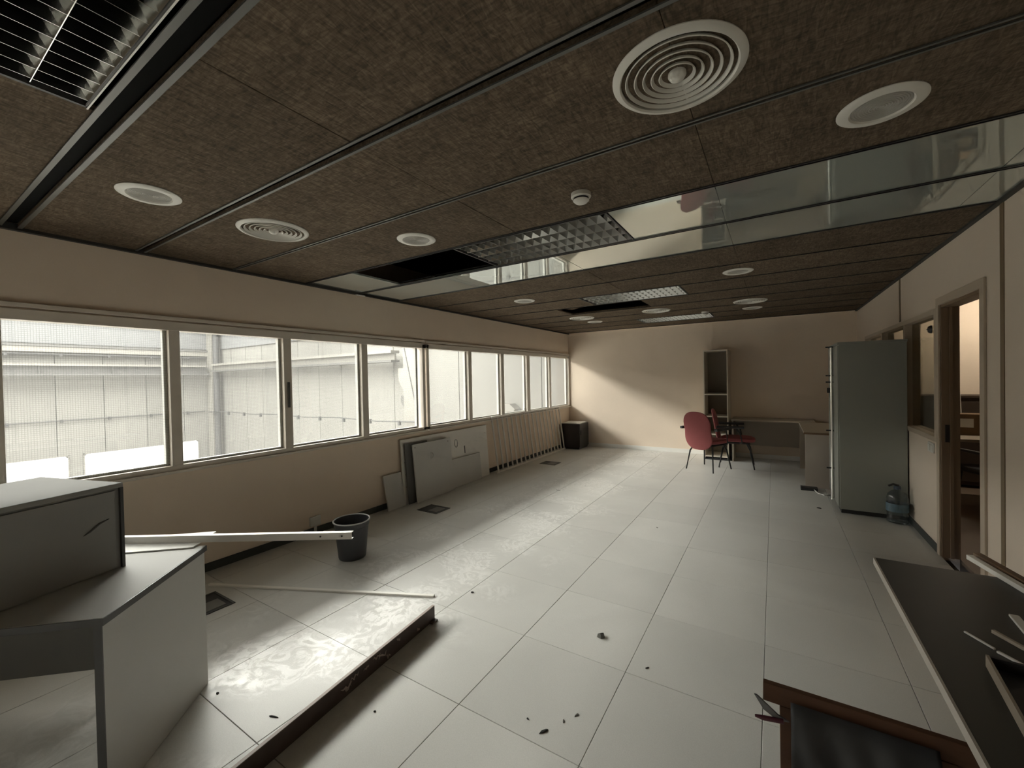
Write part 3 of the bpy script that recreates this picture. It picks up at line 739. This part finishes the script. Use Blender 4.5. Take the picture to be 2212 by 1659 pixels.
def marks_tall(t):
    for yy in (.035, .65): MB().lathe([(0, .0012), (.007, .0012), (.007, 0)], 12).build('screw_hole', MARK, t, loc=(.0182, yy, .675), rot=(0, R(90), 0))
    for s_, rr in ((0, .036), (.006, .026)):
        r = [(.0185, .31 + s_ + rr * math.cos(a), .535 + rr * 1.1 * math.sin(a)) for a in [2 * math.pi * k / 20 for k in range(21)]]
        MB().tube(r, .0012, 4).build('scribble', mat('faint_pencil', (.28, .28, .27), .8), t)
leaning('leaning_board', 'tall grey board with two screw holes and a faint scribbled circle', 'board', 2.20, 2.90, 0.715, 0.165, 0.095, .018, BOARDG, marks_tall)
leaning('leaning_board', 'small grey board at the left end of the leaning boards', 'board', 1.80, 2.068, 0.405, 0.105, 0.02, .018, BOARDG)

# ================================================================== WHITE RAILING LEANING ON THE WALL
t = thing('railing', 'white metal railing with many thin bars leaning under the far windows', 'railing', (0.15, 0, 0))
rb, rtp = Vector((0, 0, .016)), Vector((-0.115, 0, .888))
Y0, Y1 = 3.99, 6.52
MB().beam(rb + Vector((0, Y0 - .03, 0)), rb + Vector((0, Y1 + .0, 0)), .03, .03).build('bottom_rail', STEELW, t, bevel=.003)
MB().beam(rtp + Vector((0, Y0 + .02, 0)), rtp + Vector((0, Y1 + .02, 0)), .03, .03).build('top_rail', STEELW, t, bevel=.003)
NB = 18; src = None
for k in range(NB):
    yy = Y0 + .03 + (Y1 - Y0 - .06) * k / (NB - 1)
    if src is None:
        src = MB().beam(rb, rtp, .021, .021).build('bar', STEELW, t); o = src
    else: o = link_copy(src, t)
    o.location = (0, yy, 0)
MB().beam(rtp + Vector((.01, 5.09, -.01)), rtp + Vector((.0, 5.09, .075)), .07, .012, up=(1, 0, 0)).build('latch', FRAMEW, t)

# ================================================================== BLACK LOW CABINET IN THE FAR CORNER
t = thing('low_cabinet', 'small black cabinet in the far corner under the windows', 'cabinet', (0.25, 6.80, 0))
BLKC = mat('black_cabinet', (0.028, 0.022, 0.024), 0.4)
bx(-.21, .21, -.23, .25, .03, .53).build('body', BLKC, t, bevel=.004)
bx(-.20, .20, -.22, .24, 0, .03).build('plinth', DARK, t)
ld = bx(.21, .224, -.225, .245, .045, .525).build('door', mat('black_door', (.035, .034, .034), .35), t, bevel=.003)
bx(.224, .236, -.19, -.175, .3, .4).build('handle', DARK, ld)
t = thing('loose_board', 'pale board lying on top of the black low cabinet', 'board', (0.25, 6.81, 0.5305), R(3))
bx(-.2, .2, -.22, .22, 0, .012).build('board', BOARDW, t)
bx(-.17, .12, -.2, .14, .012, .02).build('sheet', BOARDW, t)

# ================================================================== FLOOR OUTLET BOXES
def floor_box(x, y, w, dep, lb, rz=0.0):
    t = thing('floor_box', lb, 'floor box', (x, y, 0.0), rz, 'square floor outlets')
    F = mat('floor_box_grey', (0.085, 0.083, 0.078), 0.55)
    MB().box(-w / 2, w / 2, -dep / 2, -dep / 2 + .015, 0, .004).box(-w / 2, w / 2, dep / 2 - .015, dep / 2, 0, .004).box(-w / 2, -w / 2 + .015, -dep / 2 + .015, dep / 2 - .015, 0, .004).box(w / 2 - .015, w / 2, -dep / 2 + .015, dep / 2 - .015, 0, .004).build('frame', F, t)
    bx(-w / 2 + .015, w / 2 - .015, -dep / 2 + .015, dep / 2 - .015, 0.0003, .0012).build('well', DARK, t)
    bx(-.02, w / 2 - .04, -dep / 2 + .05, dep / 2 - .04, .0012, .003).build('flap', mat('floor_box_flap', (0.22, 0.215, 0.2), .5), t)
floor_box(.515, 2.12, .30, .245, 'dark square floor outlet in front of the tall leaning board')
floor_box(.54, 5.07, .30, .26, 'dark square floor outlet in front of the white railing')
floor_box(.585, -.22, .30, .25, 'dark square floor outlet half hidden behind the foreground desk')
t = thing('cable_box', 'black cable box with a white lead on the floor beside the tall cabinet', 'cable box', (4.27, 5.06, 0))
bx(-.09, .09, -.06, .06, 0, .035).build('case', DARK, t, bevel=.004)
MB().tube([(.05, -.06, .02), (.08, -.16, .006), (.14, -.22, .004), (.2, -.18, .004)], .005, 6).build('lead', FRAMEW, t)

# ================================================================== FAR WALL: BOOKSHELF, DESKS, CHAIRS
t = thing('bookshelf', 'tall narrow pale bookshelf against the far wall', 'bookshelf', (3.03, 6.85, 0))
SHW = mat('shelf_cream', (0.74, 0.68, 0.58), 0.5, var=.04, vscale=5)
SHB = mat('shelf_back', (0.25, 0.215, 0.17), 0.6, var=.04, vscale=5)
hw, hd = .195, .235
for s_ in (-1, 1): bx(s_ * hw - (.018 if s_ > 0 else 0), s_ * hw + (0 if s_ > 0 else .018), -hd, hd, .03, 1.94).build('side_panel', SHW, t)
bx(-hw + .018, hw - .018, hd - .012, hd, .05, 1.92).build('back_panel', SHB, t)
for z in (.05, .44, .755, 1.145, 1.918): bx(-hw + .018, hw - .018, -hd + .004, hd - .012, z, z + .022).build('shelf', SHW, t)
bx(-hw + .005, hw - .005, -hd + .01, hd - .01, 0, .03).build('plinth', DARK, t)
t = thing('wall_desk', 'long taupe desk along the far wall behind the chairs', 'desk', (3.83, 6.81, 0))
bx(-.56, .62, -.23, .285, .705, .73).build('desk_top', TAUPE, t, bevel=.002)
bx(-.56, .62, -.236, -.23, .705, .728).build('edge_band', mat('taupe_edge', (.50, .43, .34), .5), t)
bx(-.52, .58, .21, .228, .24, .705).build('modesty_panel', TAUPE, t)
bx(-.55, -.53, -.2, .28, 0, .705).build('end_panel', TAUPE, t)
bx(.56, .58, -.2, .28, 0, .705).build('end_panel', TAUPE, t)
t = thing('return_desk', 'desk with pale end panel and brown top edge, partly behind the tall cabinet', 'desk', (4.64, 5.85, 0))
bx(-.41, .38, -.67, .66, .70, .725).build('desk_top', TAUPE, t, bevel=.002)
bx(-.415, .38, -.676, -.67, .70, .724).build('edge_band', BROWNE, t)
bx(-.40, .36, -.655, -.63, 0.0, .70).build('end_panel', mat('pale_panel', (.50, .44, .385), .5, var=.04, vscale=4), t)
bx(-.40, .36, .62, .645, 0, .70).build('end_panel', TAUPE, t)

def cushion(name, outline, thick, m_, parent, curve):
    """pad: closed outline [(a,b)], domed both sides; curve(a,b,t)->xyz"""
    n = len(outline); vs = []; fs = []
    cx = sum(p[0] for p in outline) / n; cy = sum(p[1] for p in outline) / n
    rings = [(0.0, 1.0), (.5, 1.0), (.85, .9), (.95, .72), (1.0, .5)]   # (scale, thickness factor)
    layers = [(s_, tf) for s_, tf in rings[1:]] + [(1.0, 0.0)] + [(s_, -tf) for s_, tf in reversed(rings[1:])]
    vs.append(curve(cx, cy, thick / 2))
    for s_, tf in layers: vs += [curve(cx + (a - cx) * s_, cy + (b - cy) * s_, tf * thick / 2) for a, b in outline]
    vs.append(curve(cx, cy, -thick / 2)); last = len(vs) - 1
    for k in range(n): fs.append((0, 1 + k, 1 + (k + 1) % n))
    for l in range(len(layers) - 1):
        for k in range(n):
            a = 1 + l * n + k; b = 1 + l * n + (k + 1) % n
            fs.append((a, a + n, b + n, b))
    o0 = 1 + (len(layers) - 1) * n
    for k in range(n): fs.append((o0 + k, last, o0 + (k + 1) % n))
    mb = MB().add(vs, fs); mb.sm = True
    return mb.build(name, m_, parent)
def rrect(hw_, y0, y1, waist=0.0, p=3.2, n=40):
    out = []
    cy = (y0 + y1) / 2; hh = (y1 - y0) / 2
    for k in range(n):
        a = 2 * math.pi * k / n; c, s_ = math.cos(a), math.sin(a)
        x = hw_ * math.copysign(abs(c) ** (2 / p), c); z = hh * math.copysign(abs(s_) ** (2 / p), s_)
        x *= 1 - waist * math.exp(-(z / (hh * .35)) ** 2)
        out.append((x, cy + z))
    return out
def red_chair(label, loc, rz):
    t = thing('armchair', label, 'chair', loc, rz, 'red visitor chairs')
    def cb(a, b, d): return (a, -.245 - (b - .36) * .17 + a * a * .35 + d, b)
    cushion('backrest', rrect(.238, .335, .935, .10, 2.7), .05, RED, t, cb)
    def cs(a, b, d): return (a, b, .455 + d - .4 * max(0, b - .1) ** 2 * 1.2)
    cushion('seat', rrect(.235, -.215, .275), .075, RED, t, cs)
    bx(-.17, .17, -.17, .2, .385, .415).build('seat_pan', BLKM, t, bevel=.006)
    bx(-.09, .09, -.205, -.16, .38, .44).build('back_bracket', BLKM, t, bevel=.006)
    for sx in (-1, 1):
        MB().tube([(sx * .15, -.13, .40), (sx * .19, -.19, .30), (sx * .228, -.245, 0.0)], [.013, .013, .010], 8).build('leg', BLKM, t)
        MB().tube([(sx * .15, .15, .40), (sx * .19, .20, .30), (sx * .228, .255, 0.0)], [.013, .013, .010], 8).build('leg', BLKM, t)
        MB().tube([(sx * .17, .06, .395), (sx * .265, .09, .42), (sx * .275, .06, .58), (sx * .288, -.0, .657)], .011, 8).build('arm_support', BLKM, t)
        bx(sx * .292 - .026, sx * .292 + .026, -.27, .12, .645, .685).build('armrest', DARK, t, bevel=.01, seg=3)
    return t
red_chair('red armchair turned with its back to the camera, left of the pair', (3.0, 5.80, 0), R(-24.7))
red_chair('red armchair seen from the side, right of the pair, in front of the wall desk', (3.365, 6.235, 0), R(-87))

# ================================================================== TALL CABINET AND WATER JUG
t = thing('tall_cabinet', 'tall grey-green steel cabinet standing against the right wall', 'cabinet', (4.75, 4.56, 0))
bx(-.262, .275, -.43, .44, .045, 1.80).build('body', GREENG, t, bevel=.003)
bx(-.275, .28, -.436, .446, 1.80, 1.825).build('top', GREENG, t, bevel=.003)
bx(-.25, .265, -.41, .43, 0, .045).build('plinth', DARK, t)
for a, b in ((-.42, .0), (.005, .43)): cd = bx(-.275, -.262, a, b, .06, 1.79).build('door', GREENG, t, bevel=.002)
MB().tube([(-.292, -.06, .05), (-.292, -.06, 1.79)], .014, 12).build('edge_strip', mat('bright_steel', (.9, .89, .85), .25, metal=.9), t)
for z in (1.795, 1.47, 1.395, .84, .41): bx(-.345, -.276, -.07, -.056, z - .008, z + .008).build('hinge', DARK, t)
bx(-.33, -.276, -.03, .0, 1.27, 1.33).build('lock', DARK, cd, bevel=.003)
t = thing('water_jug', 'clear plastic water jug with carry handle on the floor beside the tall cabinet', 'water jug', (4.925, 4.03, 0))
MB().lathe([(0, .004), (.06, .002), (.082, .012), (.085, .06), (.08, .09), (.085, .115), (.085, .21), (.08, .228), (.084, .245), (.072, .29), (.045, .318), (.026, .328), (.024, .35), (0, .35)], 36).build('body', BOTTLE, t)
MB().lathe([(.0862, .12), (.0866, .125), (.0866, .195), (.0862, .2)], 36).build('label_band', mat('jug_label', (.10, .16, .20), .4, var=.5, vscale=30), t)
MB().lathe([(0, .368), (.026, .368), (.028, .35), (.028, .336), (0, .336)], 20).build('cap', mat('blue_cap', (.05, .07, .1), .5), t)
MB().tube([(-.07, -.02, .365), (-.03, -.012, .385), (.01, .0, .372)], .010, 8).build('handle', DARK, t)

# ================================================================== RIGHT FOREGROUND: DARK TABLE, FRAME, SHEET, STRIPS
t = thing('dark_table', 'dark grey table top with pale edge, right foreground', 'table', (4.63, 0.05, 0))
tt = bx(-.385, .395, -.75, .705, .718, .744).build('table_top', TABLED, t)
bx(-.391, -.385, -.75, .705, .718, .7445).build('edge_band', mat('pale_edge', (.52, .48, .43), .4), tt)
bx(.05, .38, .62, .645, 0, .718).build('end_panel', TABLED, t)
bx(.05, .38, -.70, -.675, 0, .718).build('end_panel', TABLED, t)
bx(.33, .35, -.675, .62, .3, .718).build('modesty_panel', TABLED, t)
def strip(name, lb, a, b, w_, h_, m_, z=.745):
    pa_, pb_ = Vector((*a, z + h_ / 2)), Vector((*b, z + h_ / 2))
    o = MB().beam(pa_, pb_, w_, h_).build(name, m_, None, bevel=.001, seg=1)
    return tag(o, lb, 'strip', 'trim strips on the dark table')
ext = lambda a, b, k: tuple(Vector(a) + (Vector(b) - Vector(a)) * k)
strip('trim_strip', 'short pale strip, leftmost on the dark table', (4.362, .238), (4.402, .170), .006, .005, STEELW)
strip('trim_strip', 'pale double strip behind the leftmost one on the dark table', (4.43, .275), (4.53, .094), .010, .010, TAUPE)
strip('trim_strip', 'pale strip nearest the tray on the dark table', (4.403, .158), (4.52, -.005), .008, .006, STEELW)
strip('trim_strip', 'wide white strip at the right edge of view on the dark table', (4.518, .418), (4.50, .10), .022, .008, STEELW)
strip('trim_strip', 'long white strip hanging over the far end of the dark table', (4.561, .913), ext((4.561, .913), (4.618, .652), 2.6), .022, .018, STEELW)
strip('wood_batten', 'dark brown batten beside the long white strip on the dark table', (4.590, .94), ext((4.590, .94), (4.647, .679), 2.6), .026, .022, BROWNE)
t = thing('open_tray', 'shallow dark tray with brown rim on the dark table', 'tray', (4.345, -.04, .745), R(-5))
bx(.01, .25, -.22, .1, 0, .004).build('bottom', DARK, t)
bx(0, .006, -.22, .11, 0, .03).build('rim', TAUPE, t)
bx(.006, .25, .1, .11, 0, .03).build('rim', DARK, t)
bx(.25, .256, -.22, .11, 0, .03).build('rim', TAUPE, t)
bx(.03, .12, -.2, -.1, .004, .012).build('insert', BROWNE, t)
t = thing('wooden_frame', 'worn reddish brown wooden frame standing in the right foreground', 'wooden frame', (3.86, 0.09, 0))
bx(0, .62, 0, .02, .445, .505).build('rail', WOODD, t, bevel=.002)
bx(.045, .075, -.002, .03, 0, .445).build('leg', WOODD, t, bevel=.002)
bx(.415, .45, -.004, .03, 0, .445).build('leg', WOODD, t, bevel=.002)
bx(.45, .62, .004, .018, .04, .445).build('side_board', mat('dark_red_wood', (.075, .022, .016), .5), t)
bx(.075, .415, .006, .024, .05, .10).build('stretcher', WOODD, t)
# crumpled grey sheet hanging in front of the frame
gs = MB(); nx, nz = 34, 16; rr = random.Random(5)
for j in range(nz + 1):
    for i in range(nx + 1):
        a, b = i / nx, j / nz
        x = 3.934 + a * .337
        z = .475 - b * .47
        yy = .078 - .13 * b ** .7 - .010 * math.sin(9 * a + 6 * b) * min(1, b * 4) - .008 * math.sin(21 * a - 9 * b) * min(1, b * 4)
        gs.v.append((x, yy, max(z, .002)))
for j in range(nz):
    for i in range(nx):
        k = j * (nx + 1) + i; gs.f.append((k, k + 1, k + nx + 2, k + nx + 1))
gs.sm = True
sh = gs.build('grey_sheet', CLOTH); sh.modifiers.new('thickness', 'SOLIDIFY').thickness = .002
tag(sh, 'crumpled dark grey plastic sheet hanging in front of the wooden frame', 'plastic sheet')
t = tag(MB().tube([(3.838, .05, .413), (3.86, .048, .416), (3.915, .052, .424)], [.004, .0075, .0075], 10).build('marker_pen', mat('maroon', (.09, .02, .035), .4)), 'maroon pen-like stick poking out beside the wooden frame', 'stick')
t = tag(MB().prism([(3.836, .478), (3.846, .476), (3.90, .436), (3.93, .425), (3.9, .418), (3.862, .438)], .055, 'y', .006).build('plastic_shard', mat('grey_shard', (.22, .225, .235), .4)), 'pointed grey plastic shard poking out under the frame rail', 'shard')

# ================================================================== SMALL DEBRIS ON THE FLOOR
DEB = mat('debris_dark', (0.04, 0.038, 0.035), 0.8); DEBG = mat('debris_grey', (0.17, 0.165, 0.15), 0.8)
def chip(x, y, sx, sy, sz, rz, m_, lb, lump=False):
    rr_ = random.Random(int(x * 1000)); mb = MB()
    n = 9 if lump else 6
    prof = []
    base = [(math.cos(2 * math.pi * k / n) * sx * rr_.uniform(.6, 1.1), math.sin(2 * math.pi * k / n) * sy * rr_.uniform(.6, 1.1)) for k in range(n)]
    mid = [(a * rr_.uniform(.7, 1.0), b * rr_.uniform(.7, 1.0)) for a, b in base]
    vs = [(a, b, 0) for a, b in base] + [(a, b, sz * rr_.uniform(.5, 1)) for a, b in mid] + [(0, 0, sz)]
    fs = [tuple(range(n - 1, -1, -1))] + [(k, (k + 1) % n, n + (k + 1) % n, n + k) for k in range(n)] + [(n + k, n + (k + 1) % n, 2 * n) for k in range(n)]
    o = mb.add(vs, fs).build('debris_chip', m_, None, loc=(x, y, 0.0), rot=(0, 0, rz))
    tag(o, lb, 'debris', 'bits of debris on the floor')
chip(2.076, .835, .017, .010, .008, R(-30), DEB, 'dark oblong chip on the floor beyond the plank end')
chip(3.031, .813, .028, .022, .022, R(20), DEBG, 'grey crumpled lump on the floor, right of centre', True)
chip(3.053, .07, .026, .006, .006, R(60), DEB, 'dark curled sliver on the floor at the bottom of the view')
chip(3.138, .219, .014, .004, .004, R(75), DEBG, 'thin splinter farther from the curled sliver on the floor')
chip(3.102, .16, .011, .004, .004, R(-70), DEBG, 'thin splinter nearest the curled sliver on the floor')
chip(2.961, .091, .006, .006, .005, 0, DEB, 'dark crumb left of the curled sliver')
chip(3.331, .685, .012, .005, .005, R(55), DEB, 'dark sliver on the floor right of the crumpled lump')
chip(2.34, -.232, .006, .005, .005, R(40), DEB, 'tiny dark crumb on the floor right of the plank')
chip(2.907, 2.754, .014, .006, .004, R(-40), DEB, 'dark speck in the middle of the floor before the chairs')
chip(4.314, 4.219, .035, .014, .008, R(-25), DEB, 'dark flat scrap on the floor beside the tall cabinet')
chip(1.963, -.49, .035, .004, .004, R(20), DEB, 'thin dark splinter on the floor between desk and plank')
chip(1.582, -.555, .008, .006, .005, R(10), DEB, 'dark crumb at the foot of the desk panel')
chip(1.446, 3.541, .04, .008, .003, R(0), DEB, 'dark flat splinter on the shiny floor before the railing')
